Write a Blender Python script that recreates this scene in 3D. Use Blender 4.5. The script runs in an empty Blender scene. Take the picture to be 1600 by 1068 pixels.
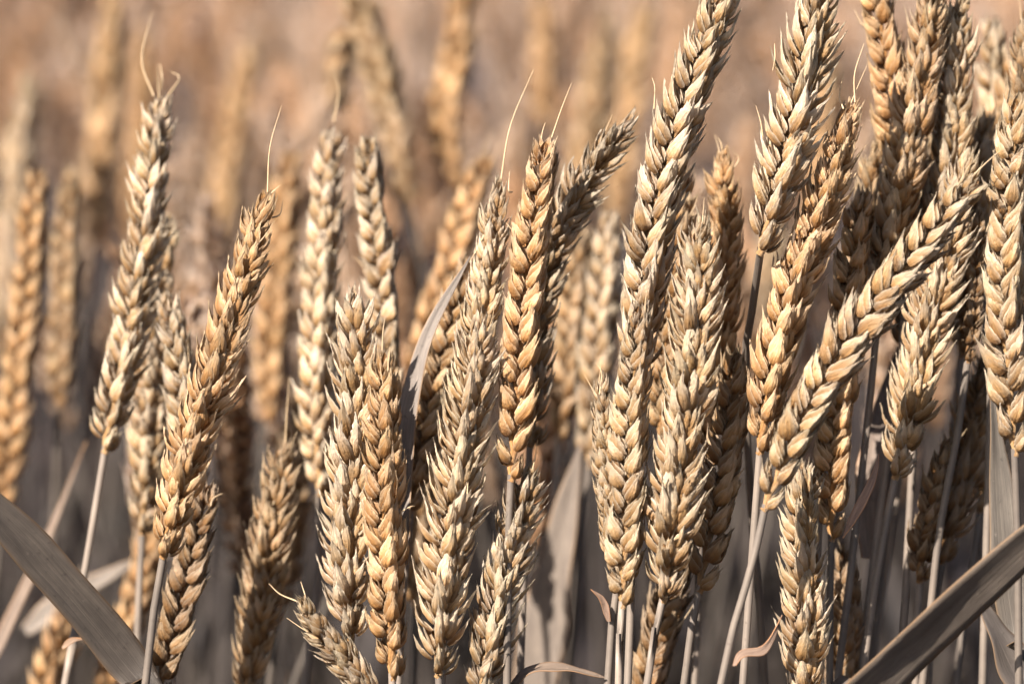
import bpy, math, random
import numpy as np
from mathutils import Matrix, Vector

R = math.radians
scene = bpy.context.scene

# ------------------------------------------------------------------ camera
FOCAL, SENSOR = 135.0, 36.0
FOCUS = 1.05                       # metres from the lens to the front row of ears
PITCH = R(9.0)
FWD = np.array([0.0, math.cos(PITCH), -math.sin(PITCH)])
RIGHT = np.array([1.0, 0.0, 0.0])
UP = np.array([0.0, math.sin(PITCH), math.cos(PITCH)])
AIM = np.array([0.0, 0.0, 0.80])   # middle of the front row of ears
CAM = AIM - FWD * FOCUS
cam_d = bpy.data.cameras.new('camera')
cam_d.lens = FOCAL
cam_d.sensor_width = SENSOR
cam_d.clip_start = 0.02
cam_d.clip_end = 2000.0
cam_d.dof.use_dof = True
cam_d.dof.focus_distance = FOCUS + 0.004
cam_d.dof.aperture_fstop = 6.9
cam_d.dof.aperture_blades = 0
cam = bpy.data.objects.new('camera', cam_d)
scene.collection.objects.link(cam)
cam.location = CAM
cam.rotation_euler = (math.pi / 2 - PITCH, 0, 0)
scene.camera = cam

# ------------------------------------------------------------------ sky, sun, exposure
SUN_TO = Vector((-0.50, -0.60, 0.74)).normalized()      # direction towards the sun
world = bpy.data.worlds.new('World')
scene.world = world
world.use_nodes = True
wn = world.node_tree
wn.nodes.clear()
sky = wn.nodes.new('ShaderNodeTexSky')
sky.sky_type = 'NISHITA'
sky.sun_disc = False
sky.sun_elevation = math.asin(SUN_TO.z)
sky.sun_rotation = math.atan2(SUN_TO.x, SUN_TO.y)
sky.dust_density = 2.5
bgn = wn.nodes.new('ShaderNodeBackground')
bgn.inputs['Strength'].default_value = 0.05
wo = wn.nodes.new('ShaderNodeOutputWorld')
wn.links.new(sky.outputs[0], bgn.inputs['Color'])
wn.links.new(bgn.outputs[0], wo.inputs['Surface'])
sun_d = bpy.data.lights.new('sun', 'SUN')
sun_d.energy = 5.0
sun_d.angle = R(0.53)
sun_d.color = (1.0, 0.92, 0.81)
sun = bpy.data.objects.new('sun', sun_d)
scene.collection.objects.link(sun)
sun.rotation_euler = SUN_TO.to_track_quat('Z', 'Y').to_euler()
sun.location = (-3, -2, 4)

vs = scene.view_settings
vs.view_transform = 'Standard'
vs.look = 'None'
vs.exposure = 1.52
vs.gamma = 1.0
vs.use_curve_mapping = False
scene.render.engine = 'CYCLES'
cy = scene.cycles
cy.use_denoising = True
try:
    cy.denoiser = 'OPENIMAGEDENOISE'
except Exception:
    pass
cy.max_bounces = 8
cy.diffuse_bounces = 4
cy.glossy_bounces = 2
cy.transmission_bounces = 4
cy.transparent_max_bounces = 4
cy.use_adaptive_sampling = True
cy.adaptive_threshold = 0.02

# ------------------------------------------------------------------ materials
class N:
    """small helper round a node tree"""
    def __init__(self, name):
        self.m = bpy.data.materials.new(name)
        self.m.use_nodes = True
        self.t = self.m.node_tree
        self.t.nodes.clear()
        self.out = self.t.nodes.new('ShaderNodeOutputMaterial')
    def n(self, kind, **kw):
        nd = self.t.nodes.new(kind)
        for k, v in kw.items():
            if k.startswith('i_'):
                nd.inputs[k[2:].replace('_', ' ')].default_value = v
            else:
                setattr(nd, k, v)
        return nd
    def l(self, a, b):
        self.t.links.new(a, b)
    def math(self, op, a, b=None, c=None, clamp=False):
        nd = self.t.nodes.new('ShaderNodeMath')
        nd.operation = op
        nd.use_clamp = clamp
        for i, v in enumerate((a, b, c)):
            if v is None:
                continue
            if isinstance(v, (int, float)):
                nd.inputs[i].default_value = v
            else:
                self.l(v, nd.inputs[i])
        return nd.outputs[0]
    def mix(self, fac, a, b, mode='MIX'):
        nd = self.t.nodes.new('ShaderNodeMix')
        nd.data_type = 'RGBA'
        nd.blend_type = mode
        for sock, v in ((nd.inputs[0], fac), (nd.inputs[6], a), (nd.inputs[7], b)):
            if isinstance(v, (int, float)):
                sock.default_value = v
            elif isinstance(v, tuple):
                sock.default_value = v + (1.0,) if len(v) == 3 else v
            else:
                self.l(v, sock)
        return nd.outputs[2]
    def ramp(self, fac, stops):
        nd = self.t.nodes.new('ShaderNodeValToRGB')
        el = nd.color_ramp.elements
        while len(el) > 1:
            el.remove(el[-1])
        el[0].position = stops[0][0]
        el[0].color = stops[0][1] + (1,)
        for p, c in stops[1:]:
            e = el.new(p)
            e.color = c + (1,)
        self.l(fac, nd.inputs[0])
        return nd.outputs[0]
    def noise(self, vec, scale, detail=3.0, rough=0.55):
        nd = self.t.nodes.new('ShaderNodeTexNoise')
        nd.inputs['Scale'].default_value = scale
        nd.inputs['Detail'].default_value = detail
        nd.inputs['Roughness'].default_value = rough
        self.l(vec, nd.inputs['Vector'])
        return nd.outputs['Fac']
    def scaled(self, vec, s):
        nd = self.t.nodes.new('ShaderNodeMapping')
        nd.inputs['Scale'].default_value = s
        self.l(vec, nd.inputs['Vector'])
        return nd.outputs[0]
    def finish(self, col, rough, bump_h=None, bump_s=0.3, bump_d=0.0003, trans=0.25, spec=0.35, tcol=None):
        p = self.n('ShaderNodeBsdfPrincipled')
        if isinstance(col, tuple):
            p.inputs['Base Color'].default_value = col + (1,)
        else:
            self.l(col, p.inputs['Base Color'])
        p.inputs['Roughness'].default_value = rough
        p.inputs['Specular IOR Level'].default_value = spec
        surf = p.outputs[0]
        bump = None
        if bump_h is not None:
            bump = self.n('ShaderNodeBump')
            bump.inputs['Strength'].default_value = bump_s
            bump.inputs['Distance'].default_value = bump_d
            self.l(bump_h, bump.inputs['Height'])
            self.l(bump.outputs[0], p.inputs['Normal'])
        if trans > 0:
            tr = self.n('ShaderNodeBsdfTranslucent')
            self.l(tcol if tcol is not None else col, tr.inputs['Color'])
            mx = self.n('ShaderNodeMixShader')
            mx.inputs[0].default_value = trans
            self.l(surf, mx.inputs[1])
            self.l(tr.outputs[0], mx.inputs[2])
            surf = mx.outputs[0]
        self.l(surf, self.out.inputs['Surface'])
        return self.m


def husk_material(name, tint_from_attribute):
    b = N(name)
    uv = b.n('ShaderNodeUVMap', uv_map='UVMap').outputs[0]
    sep = b.n('ShaderNodeSeparateXYZ')
    b.l(uv, sep.inputs[0])
    u, v = sep.outputs[0], sep.outputs[1]
    oi = b.n('ShaderNodeObjectInfo')
    tone = b.n('ShaderNodeAttribute', attribute_name='tone').outputs['Fac']
    tc = b.n('ShaderNodeTexCoord')
    off = b.n('ShaderNodeVectorMath', operation='ADD')
    b.l(tc.outputs['Object'], off.inputs[0])
    comb = b.n('ShaderNodeCombineXYZ')
    b.l(oi.outputs['Random'], comb.inputs[0])
    b.l(tone, comb.inputs[1])
    b.l(comb.outputs[0], off.inputs[1])
    ovec = off.outputs[0]
    # ochre at the swollen foot, straw in the middle, pale cream at the papery tip
    wob = b.math('MULTIPLY_ADD', b.noise(ovec, 420.0, 2.0), 0.34, -0.17)
    vv = b.math('ADD', v, wob)
    vv = b.math('MULTIPLY_ADD', b.math('SUBTRACT', tone, 0.5), 0.35, vv)
    base = b.ramp(vv, [(0.0, (0.37, 0.18, 0.058)), (0.25, (0.50, 0.275, 0.105)), (0.45, (0.62, 0.395, 0.20)),
                       (0.68, (0.745, 0.565, 0.375)), (1.0, (0.82, 0.68, 0.51))])
    # papery margins
    au = b.math('ABSOLUTE', b.math('MULTIPLY_ADD', u, 2.0, -1.0))
    marg = b.math('MULTIPLY', b.math('POWER', au, 5.0), 0.85)
    base = b.mix(marg, base, (0.82, 0.70, 0.53))
    # long veins
    streak = b.noise(b.scaled(uv, (26.0, 1.3, 1.0)), 1.0, 3.0, 0.6)
    sm = b.math('MULTIPLY', b.math('SUBTRACT', streak, 0.5), 2.8, clamp=True)
    base = b.mix(sm, base, (0.30, 0.175, 0.085), 'MIX')
    fine = b.noise(b.scaled(uv, (70.0, 2.2, 1.0)), 1.0, 2.0, 0.6)
    fm = b.math('MULTIPLY', b.math('SUBTRACT', fine, 0.52, clamp=True), 2.6, clamp=True)
    base = b.mix(b.math('MULTIPLY', fm, 0.7), base, (0.84, 0.70, 0.52))
    # weathered grey blotches and small dark specks
    g = b.noise(ovec, 260.0, 4.0, 0.6)
    gm = b.math('MULTIPLY', b.math('SUBTRACT', g, 0.49, clamp=True), 4.2, clamp=True)
    gm = b.math('MULTIPLY', gm, b.math('MULTIPLY_ADD', oi.outputs['Random'], 0.5, 0.06))
    base = b.mix(gm, base, (0.27, 0.22, 0.185))
    sp = b.noise(ovec, 1900.0, 2.0, 0.6)
    spm = b.math('MULTIPLY', b.math('SUBTRACT', sp, 0.63, clamp=True), 6.0, clamp=True)
    base = b.mix(b.math('MULTIPLY', spm, 0.55), base, (0.14, 0.09, 0.06))
    # every husk a little lighter or darker
    br = b.math('MULTIPLY_ADD', tone, 0.46, 0.72)
    brc = b.n('ShaderNodeCombineColor')
    for i in range(3):
        b.l(br, brc.inputs[i])
    base = b.mix(1.0, base, brc.outputs[0], 'MULTIPLY')
    if tint_from_attribute:
        tint = b.n('ShaderNodeAttribute', attribute_name='tint').outputs['Color']
    else:
        tint = oi.outputs['Color']
    base = b.mix(1.0, base, tint, 'MULTIPLY')
    vein = b.noise(b.scaled(uv, (34.0, 0.9, 1.0)), 1.0, 2.0, 0.5)
    grain = b.noise(ovec, 1400.0, 3.0, 0.6)
    h = b.math('MULTIPLY_ADD', grain, 0.5, vein)
    return b.finish(base, 0.5, h, 1.0, 0.0009, trans=0.2, spec=0.32)


def stem_material(name, attr=False, a=(0.11, 0.094, 0.084), c=(0.30, 0.245, 0.20)):
    b = N(name)
    uv = b.n('ShaderNodeUVMap', uv_map='UVMap').outputs[0]
    oi = b.n('ShaderNodeObjectInfo')
    tc = b.n('ShaderNodeTexCoord')
    add = b.n('ShaderNodeVectorMath', operation='ADD')
    b.l(tc.outputs['Object'], add.inputs[0])
    cb = b.n('ShaderNodeCombineXYZ')
    b.l(oi.outputs['Random'], cb.inputs[0])
    b.l(cb.outputs[0], add.inputs[1])
    st = b.noise(b.scaled(uv, (22.0, 0.02, 1.0)), 1.0, 3.0, 0.6)
    big = b.noise(add.outputs[0], 60.0, 4.0, 0.6)
    f = b.math('MULTIPLY_ADD', big, 1.1, b.math('MULTIPLY_ADD', st, 0.9, -0.5))
    col = b.ramp(f, [(0.15, a), (0.55, tuple((x + y) / 2 for x, y in zip(a, c))), (0.95, c)])
    sp = b.noise(add.outputs[0], 700.0, 2.0, 0.6)
    spm = b.math('MULTIPLY', b.math('SUBTRACT', sp, 0.62, clamp=True), 4.0, clamp=True)
    col = b.mix(spm, col, (0.10, 0.075, 0.06))
    tint = b.n('ShaderNodeAttribute', attribute_name='tint').outputs['Color'] if attr else oi.outputs['Color']
    col = b.mix(1.0, col, tint, 'MULTIPLY')
    return b.finish(col, 0.5, st, 0.5, 0.0002, trans=0.0, spec=0.35)


def leaf_material(name, attr=False, k=1.0):
    b = N(name)
    uv = b.n('ShaderNodeUVMap', uv_map='UVMap').outputs[0]
    sep = b.n('ShaderNodeSeparateXYZ')
    b.l(uv, sep.inputs[0])
    oi = b.n('ShaderNodeObjectInfo')
    tc = b.n('ShaderNodeTexCoord')
    add = b.n('ShaderNodeVectorMath', operation='ADD')
    b.l(tc.outputs['Object'], add.inputs[0])
    cb = b.n('ShaderNodeCombineXYZ')
    b.l(oi.outputs['Random'], cb.inputs[0])
    b.l(cb.outputs[0], add.inputs[1])
    o = add.outputs[0]
    st = b.noise(b.scaled(uv, (30.0, 0.9, 1.0)), 1.0, 4.0, 0.65)
    blot = b.noise(b.scaled(uv, (4.0, 3.0, 1.0)), 1.0, 4.0, 0.6)
    f = b.math('MULTIPLY_ADD', st, 0.8, b.math('MULTIPLY_ADD', blot, 0.7, -0.25))
    col = b.ramp(f, [(0.2, (0.125 * k, 0.105 * k, 0.092 * k)), (0.5, (0.225 * k, 0.190 * k, 0.165 * k)), (0.8, (0.36 * k, 0.305 * k, 0.255 * k))])
    au = b.math('ABSOLUTE', b.math('MULTIPLY_ADD', sep.outputs[0], 2.0, -1.0))
    em = b.math('MULTIPLY', b.math('POWER', au, 14.0), 0.8)
    col = b.mix(em, col, (0.42 * k, 0.26 * k, 0.14 * k))
    sp = b.noise(o, 520.0, 3.0, 0.7)
    spm = b.math('MULTIPLY', b.math('SUBTRACT', sp, 0.61, clamp=True), 5.0, clamp=True)
    col = b.mix(b.math('MULTIPLY', spm, 0.8), col, (0.05, 0.04, 0.035))
    sc = b.noise(o, 330.0, 3.0, 0.7)
    scm = b.math('MULTIPLY', b.math('SUBTRACT', sc, 0.67, clamp=True), 8.0, clamp=True)
    col = b.mix(b.math('MULTIPLY', scm, 0.6 if k > 0.5 else 0.1), col, (0.55, 0.47, 0.40))
    tint = b.n('ShaderNodeAttribute', attribute_name='tint').outputs['Color'] if attr else oi.outputs['Color']
    col = b.mix(1.0, col, tint, 'MULTIPLY')
    vein = b.noise(b.scaled(uv, (46.0, 0.35, 1.0)), 1.0, 2.0, 0.5)
    h = b.math('MULTIPLY_ADD', sp, 0.3, vein)
    return b.finish(col, 0.55, h, 0.6, 0.0004, trans=0.18, spec=0.3)


def soil_material():
    b = N('soil')
    tc = b.n('ShaderNodeTexCoord')
    o = tc.outputs['Object']
    a = b.noise(o, 9.0, 8.0, 0.65)
    c = b.noise(o, 90.0, 5.0, 0.7)
    f = b.math('MULTIPLY_ADD', a, 0.6, b.math('MULTIPLY', c, 0.5))
    col = b.ramp(f, [(0.35, (0.03, 0.024, 0.023)), (0.6, (0.055, 0.044, 0.040)), (0.8, (0.10, 0.08, 0.066))])
    return b.finish(col, 0.95, f, 1.0, 0.03, trans=0.0, spec=0.15)


M_HUSK = husk_material('straw_husk', False)
M_HUSK_T = husk_material('straw_husk_field', True)
M_STEM = stem_material('dry_stem')
M_STEM_T = stem_material('dry_stem_field', True, a=(0.032, 0.027, 0.026), c=(0.085, 0.070, 0.062))  # weathered, and darkened further: shade inside the field put into the colour
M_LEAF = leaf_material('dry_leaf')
M_LEAF_T = leaf_material('dry_leaf_field', True, 0.15)  # same darkening for the blades, shade mixed into their weathered colour
M_LEAF_SHADE = leaf_material('dry_leaf_shade', False, 0.17)  # dark copy of the leaf: weathering plus painted-in shade between the plants
M_STEM_SHADE = stem_material('dry_stem_shade', False, a=(0.036, 0.030, 0.029), c=(0.095, 0.078, 0.068))  # dark copy of the stem: weathering plus painted-in shade between the plants
M_AWN = stem_material('awn_straw', a=(0.42, 0.29, 0.165), c=(0.66, 0.50, 0.32))
M_SOIL = soil_material()

# ------------------------------------------------------------------ mesh helpers
MM = 0.001


class Geo:
    """collects vertices, faces, uv and per-vertex tone for ONE mesh"""
    def __init__(self):
        self.v, self.f, self.uv, self.tone, self.mat, self.nv = [], [], [], [], [], 0
    def add(self, v, f, uv, tone, mat=0):
        v = np.asarray(v, float)
        self.v.append(v)
        self.f.append(np.asarray(f, int) + self.nv)
        self.uv.append(np.asarray(uv, float))
        self.tone.append(np.full(len(v), tone) if np.isscalar(tone) else np.asarray(tone))
        self.mat.append(np.full(len(f), mat, int))
        self.nv += len(v)
    def arrays(self):
        return (np.concatenate(self.v), np.concatenate(self.f), np.concatenate(self.uv),
                np.concatenate(self.tone), np.concatenate(self.mat))


def mesh_from(name, v, f, uv, tone, mats, mat_idx=None, tint=None):
    me = bpy.data.meshes.new(name)
    nf = len(f)
    me.vertices.add(len(v))
    me.vertices.foreach_set('co', np.ascontiguousarray(v, np.float32).ravel())
    me.loops.add(nf * 4)
    me.loops.foreach_set('vertex_index', np.ascontiguousarray(f, np.int32).ravel())
    me.polygons.add(nf)
    me.polygons.foreach_set('loop_start', np.arange(nf, dtype=np.int32) * 4)
    me.update(calc_edges=True)
    me.polygons.foreach_set('use_smooth', np.ones(nf, bool))
    for m in mats:
        me.materials.append(m)
    if mat_idx is not None:
        me.polygons.foreach_set('material_index', np.ascontiguousarray(mat_idx, np.int32))
    ul = me.uv_layers.new(name='UVMap')
    ul.data.foreach_set('uv', np.ascontiguousarray(uv[f.ravel()], np.float32).ravel())
    at = me.attributes.new('tone', 'FLOAT', 'POINT')
    at.data.foreach_set('value', np.ascontiguousarray(tone, np.float32))
    if tint is not None:
        ct = me.attributes.new('tint', 'FLOAT_COLOR', 'POINT')
        ct.data.foreach_set('color', np.ascontiguousarray(tint, np.float32).ravel())
    me.update()
    return me


def grid_faces(nu, nv):
    """quads of a (nv+1) x (nu+1) vertex grid, row-major along v"""
    j, i = np.meshgrid(np.arange(nv), np.arange(nu), indexing='ij')
    a = (j * (nu + 1) + i).ravel()
    return np.stack([a, a + 1, a + nu + 2, a + nu + 1], 1)


def rot(axis, ang):
    return np.array(Matrix.Rotation(ang, 3, axis))


def bract(rng, length, rmax, nu, nv, wrap=1.75, depth=0.85, bow=0.5, beak=1.0, tipcurl=0.0, keel=0.25, peak=0.42, ragged=0.0, cut=1.0, rough=0.0, taper=0.85):
    """one boat-shaped husk: axis +Z from the origin, back bulging to +Y; lengths in mm; cut < 1 tears the tip off"""
    us = np.linspace(-1, 1, nu + 1)
    vs_ = np.linspace(0, 1, nv + 1) ** 0.92 * cut
    V, U = np.meshgrid(vs_, us, indexing='ij')
    p = (V + 0.025) ** peak * (1.0 - V) ** taper
    pk = peak / (peak + taper)
    p /= pk ** peak * (1 - pk) ** taper
    r = rmax * p + 0.10 * (1 - V) + 0.05
    th = U * wrap * (1.0 - 0.5 * V)
    ph = rng.uniform(0, 6)
    crease = 1.0 + (0.045 * np.cos(th * 13.0 + ph) if nu > 9 else 0.0)
    x = r * np.sin(th) * crease
    y = r * depth * np.cos(th) * crease
    y += keel * rmax * np.exp(-(th / 0.28) ** 2) * (0.2 + 0.8 * V) * p * 0.5
    y += bow * np.sin(np.pi * np.clip(V, 0, 1)) - r * depth * 0.45
    y += tipcurl * np.clip((V - 0.55) / 0.45, 0, 1) ** 2
    z = V * length + beak * np.clip((V - 0.85) / 0.15, 0, 1) * np.exp(-(U / 0.45) ** 2)
    if ragged > 0:
        e = np.abs(U) ** 6
        z += e * rng.normal(0, ragged, U.shape) * (V > 0.15)
        x += e * rng.normal(0, ragged * 0.5, U.shape)
        if cut < 1:
            top = np.zeros_like(V)
            top[-1] = 1
            top[-2] = 0.4
            z += top * rng.normal(0, 0.5, U.shape)
    if rough > 0:
        x += rng.normal(0, rough, U.shape)
        y += rng.normal(0, rough, U.shape)
    wv = 0.10 * np.sin(V * 7 + rng.uniform(0, 6)) + 0.06 * np.sin(V * 15 + rng.uniform(0, 6))
    x += wv * V * 1.6
    y += 0.12 * np.sin(V * 9 + rng.uniform(0, 6)) * V
    verts = np.stack([x, y, z], -1).reshape(-1, 3)
    uv = np.stack([(U + 1) / 2, V], -1).reshape(-1, 2)
    return verts, grid_faces(nu, nv), uv


def spikelet_geo(rng, openness, nu=16, nv=12, detail=True):
    """mm units; attached at the origin, axis +Z, outward +Y, florets fanned along X"""
    g = Geo()
    def put(b, psi, fan, lean, pos, tone=None):
        v, f, uv = b
        M = rot('Y', fan) @ rot('X', -lean) @ rot('Z', psi)
        g.add(v @ M.T + np.array(pos), f, uv, rng.uniform(0, 1) if tone is None else tone)
    o = openness
    pl = 1.34 - 0.36 * min(1.0, o)        # tight ears have plump husks, open ones narrow husks
    tp = 1.30 - 0.45 * min(1.0, o)
    J = lambda s: rng.normal(0, s)
    torn = lambda q: rng.uniform(0.62, 0.82) if detail and rng.uniform() < q else 1.0
    rg = 0.05 if detail else 0.03
    for s in (-1, 1):
        fan = s * R(8 + 8 * o + abs(J(4)))
        rm = rng.uniform(1.35, 1.65) * pl
        lk = 0.86 + 0.15 * min(1.0, o)
        L = rng.uniform(9.8, 12.0) * lk
        pos = (s * 1.3, 0.35 + J(0.15), 1.1 + J(0.3))
        put(bract(rng, L, rm, nu, nv, wrap=1.9, depth=0.95, bow=0.4 + 0.3 * o, beak=rng.uniform(0.3, 1.8) * (0.6 + o),
                  tipcurl=rng.uniform(-0.8, 0.4 + 0.6 * o), keel=0.35, ragged=0.08 + 0.12 * o, cut=torn(0.10), rough=rg, taper=tp),
            -s * R(38 + J(14)), fan, R(4 + J(4)), pos)
        if detail:      # the pale inner scale of that floret and the grain in it
            put(bract(rng, L * 0.92, rm * 0.80, nu - 5, nv - 4, wrap=1.5, depth=0.55, bow=0.2, beak=0.3, ragged=0.12),
                s * R(150), fan * 1.05, R(2), (pos[0] * 0.92, 0.0, 1.4))
            v, f, uv = bract(rng, 6.2, rm * 0.78, 6, 6, wrap=3.14, depth=1.0, bow=0.0, beak=0, peak=0.6)
            put((v, f, uv * np.array([1, 0.15])), 0, fan, R(3), (pos[0], 0.55, 1.8), 0.15)
    nf = rng.integers(2, 4) + (1 if o > 0.4 else 0) if detail else 2
    for k in range(nf):
        s = (-1) ** k
        put(bract(rng, (rng.uniform(8.4, 10.4) - 1.0 * k) * lk, (rng.uniform(1.2, 1.5) - 0.12 * k) * pl, nu, nv, wrap=2.0, depth=1.0, bow=0.3,
                  beak=rng.uniform(0.3, 1.6), tipcurl=rng.uniform(-0.5, 0.9), ragged=0.08 + 0.10 * o, cut=torn(0.2), rough=rg, taper=tp),
            R(J(35)), s * R(4 + 6 * o + J(4)), R(2 + J(6) - 3 * k), (s * 0.6 + J(0.2), 0.6 + 0.1 * k, 2.4 + 1.3 * k))
    if detail:
        v, f, uv = bract(rng, 6.0, 1.35, 6, 6, wrap=3.14, depth=1.0, bow=0.0, beak=0, peak=0.6)
        put((v, f, uv * np.array([1, 0.15])), 0, 0, 0, (0.4, 0.5, 3.0), 0.15)
    # two empty glumes clasp the florets from outside
    for s in (-1, 1):
        put(bract(rng, rng.uniform(7.8, 10.0) * lk, rng.uniform(1.35, 1.65) * pl, nu, nv, wrap=1.45, depth=0.85, bow=0.5 + 0.35 * o,
                  beak=rng.uniform(0.4, 1.8), tipcurl=rng.uniform(-0.5, 0.45 + 0.7 * o), keel=0.75, ragged=0.06 + 0.12 * o, cut=torn(0.08), rough=rg, taper=tp),
            -s * R(54 + J(13)), s * R(10 + 11 * o + J(4)), R(5 + 5 * o + J(4)), (s * 1.7, 0.75 + J(0.15), 0.1 + J(0.2)))
    # foot that joins the rachis
    v, f, uv = bract(rng, 3.2, 1.15, max(4, nu - 6), 4, wrap=3.1, depth=0.9, bow=0.0, beak=0, peak=0.25)
    g.add(v, f, np.stack([uv[:, 0], uv[:, 1] * 0.2], 1), 0.3)
    return g


def catmull(pts, n):
    """smooth curve through pts, resampled to n+1 points equally spaced"""
    P = np.asarray(pts, float)
    P = np.vstack([2 * P[0] - P[1], P, 2 * P[-1] - P[-2]])
    out = []
    t = np.linspace(0, 1, 24, endpoint=False)[:, None]
    for i in range(1, len(P) - 2):
        a, b, c, d = P[i - 1], P[i], P[i + 1], P[i + 2]
        out.append(0.5 * (2 * b + (c - a) * t + (2 * a - 5 * b + 4 * c - d) * t ** 2 + (3 * b - a - 3 * c + d) * t ** 3))
    out.append(P[-2][None])
    Q = np.vstack(out)
    s = np.concatenate([[0], np.cumsum(np.linalg.norm(np.diff(Q, axis=0), axis=1))])
    si = np.linspace(0, s[-1], n + 1)
    return np.stack([np.interp(si, s, Q[:, k]) for k in range(3)], 1), s[-1]


def unit(v):
    return v / max(1e-12, np.linalg.norm(v))


def tube(pts, radii, sides=8, cap=True):
    P = np.asarray(pts, float)
    n = len(P)
    T = np.gradient(P, axis=0)
    T /= np.linalg.norm(T, axis=1)[:, None]
    ref = np.array([0.31, -0.83, 0.47])
    X = np.cross(T, ref)
    X /= np.linalg.norm(X, axis=1)[:, None]
    Y = np.cross(T, X)
    a = np.linspace(0, 2 * np.pi, sides + 1)
    r = np.asarray(radii)[:, None, None] * np.ones((n, 1, 1))
    V = P[:, None] + r * (np.cos(a)[None, :, None] * X[:, None] + np.sin(a)[None, :, None] * Y[:, None])
    s = np.concatenate([[0], np.cumsum(np.linalg.norm(np.diff(P, axis=0), axis=1))])
    uv = np.stack(np.broadcast_arrays((a / (2 * np.pi))[None], (s * 100)[:, None]), -1)
    return V.reshape(-1, 3), grid_faces(sides, n - 1), uv.reshape(-1, 2)


def leaf_geo(pts, width, face, nl=26, nw=6, twist=0.0, fold=0.25, tip=True, root=True, rng=None, ruffle=0.04, thick=0.00022):
    """a blade along pts (root first); face = direction its upper side looks"""
    C, L = catmull(pts, nl)
    T = np.gradient(C, axis=0)
    T /= np.linalg.norm(T, axis=1)[:, None]
    g = Geo()
    t = np.linspace(0, 1, nl + 1)
    w = np.full(nl + 1, width / 2)
    if tip:
        w *= np.clip((1 - t) / 0.55, 0.02, 1) ** 0.8
    if root:
        w *= 0.55 + 0.45 * np.clip(t / 0.2, 0, 1)
    us = np.linspace(-1, 1, nw + 1)
    F0 = np.asarray(face, float)
    rows = []
    ph = rng.uniform(0, 6, 3)
    for i in range(nl + 1):
        n0 = unit(F0 - T[i] * F0.dot(T[i]))
        b0 = np.cross(T[i], n0)
        a = twist * (t[i] - 0.5) * 2
        n1 = n0 * math.cos(a) + b0 * math.sin(a)
        b1 = np.cross(T[i], n1)
        row = []
        for u in us:
            edge = 1 + 0.05 * math.sin(t[i] * 23 + ph[0]) * (u > 0) + 0.05 * math.sin(t[i] * 19 + ph[1]) * (u < 0)
            h = fold * abs(u) * w[i] + ruffle * width * u * math.sin(t[i] * 14 + ph[2])
            row.append(C[i] + b1 * u * w[i] * edge + n1 * h)
        rows.append(row)
    V = np.array(rows)
    uv = np.stack(np.broadcast_arrays(((us + 1) / 2)[None], (t * L * 30)[:, None]), -1).reshape(-1, 2)
    nn = np.gradient(V, axis=0)
    cr = np.gradient(V, axis=1)
    nrm = np.cross(nn, cr)
    nrm /= np.linalg.norm(nrm, axis=2)[:, :, None] + 1e-12
    A = (V + nrm * thick / 2).reshape(-1, 3)
    B = (V - nrm * thick / 2).reshape(-1, 3)
    f = grid_faces(nw, nl)
    g.add(A, f, uv, 0.5)
    if thick <= 0:
        return g
    g.add(B, f[:, ::-1], uv, 0.5)
    k = len(A)
    e = []
    for i in range(nl):
        a0, a1 = i * (nw + 1), (i + 1) * (nw + 1)
        e.append([a0, a1, a1 + k, a0 + k])
        a0 += nw
        a1 += nw
        e.append([a1, a0, a0 + k, a1 + k])
    g.f.append(np.array(e))
    g.mat.append(np.zeros(len(e), int))
    return g


COL = scene.collection


def link(name, data, parent=None, mw=None, color=None):
    o = bpy.data.objects.new(name, data)
    COL.objects.link(o)
    if parent is not None:
        o.parent = parent
    if mw is not None:
        o.matrix_local = mw
    if color is not None:
        o.color = color
    return o


def geo_obj(name, g, mats, parent, color=None, origin=None):
    v, f, uv, tn, mi = g.arrays()
    if origin is not None:
        v = v - origin
    return link(name, mesh_from(name, v, f, uv, tn, mats, mi), parent, None, color)

# ------------------------------------------------------------------ the setting
def build_ground():
    rng = np.random.default_rng(3)
    xs = np.concatenate([[-600, -120, -30], np.linspace(-8, 8, 81), [30, 120, 600]])
    ys = np.concatenate([[-600, -120, -30], np.linspace(-8, 16, 121), [40, 120, 800]])
    X, Y = np.meshgrid(xs, ys)
    near = (np.abs(X) < 9) & (Y > -9) & (Y < 17)
    Z = np.where(near, rng.normal(0, 0.008, X.shape) + 0.012 * np.sin(Y * 5 + np.sin(X * 2)), 0)
    v = np.stack([X, Y, Z], -1).reshape(-1, 3)
    me = mesh_from('ground', v, grid_faces(len(xs) - 1, len(ys) - 1), v[:, :2] * 0.1, np.zeros(len(v)), [M_SOIL])
    o = link('ground', me)
    o['kind'] = 'structure'
    o['label'] = 'dark brown soil of the wheat field'
build_ground()

# ------------------------------------------------------------------ wheat prototypes
RNG = np.random.default_rng(11)
N_VAR = 11
SPIKES = {}
for oi_, op in (('tight', 0.12), ('mid', 0.5), ('open', 0.95)):
    lst = []
    for k in range(N_VAR):
        g = spikelet_geo(RNG, float(np.clip(op + RNG.normal(0, 0.12), 0, 1.1)))
        v, f, uv, tn, mi = g.arrays()
        lst.append(mesh_from('spikelet_' + oi_, v * MM, f, uv, tn, [M_HUSK]))
    SPIKES[oi_] = lst


def px(x, y, off_cm=0.0):
    """photo pixel (1600 x 1068) at a distance behind the front row -> world point"""
    d = FOCUS + off_cm / 100.0
    k = SENSOR / FOCAL / 1600.0 * d
    return CAM + FWD * d + RIGHT * ((x - 800) * k) + UP * (-(y - 534) * k)


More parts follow.
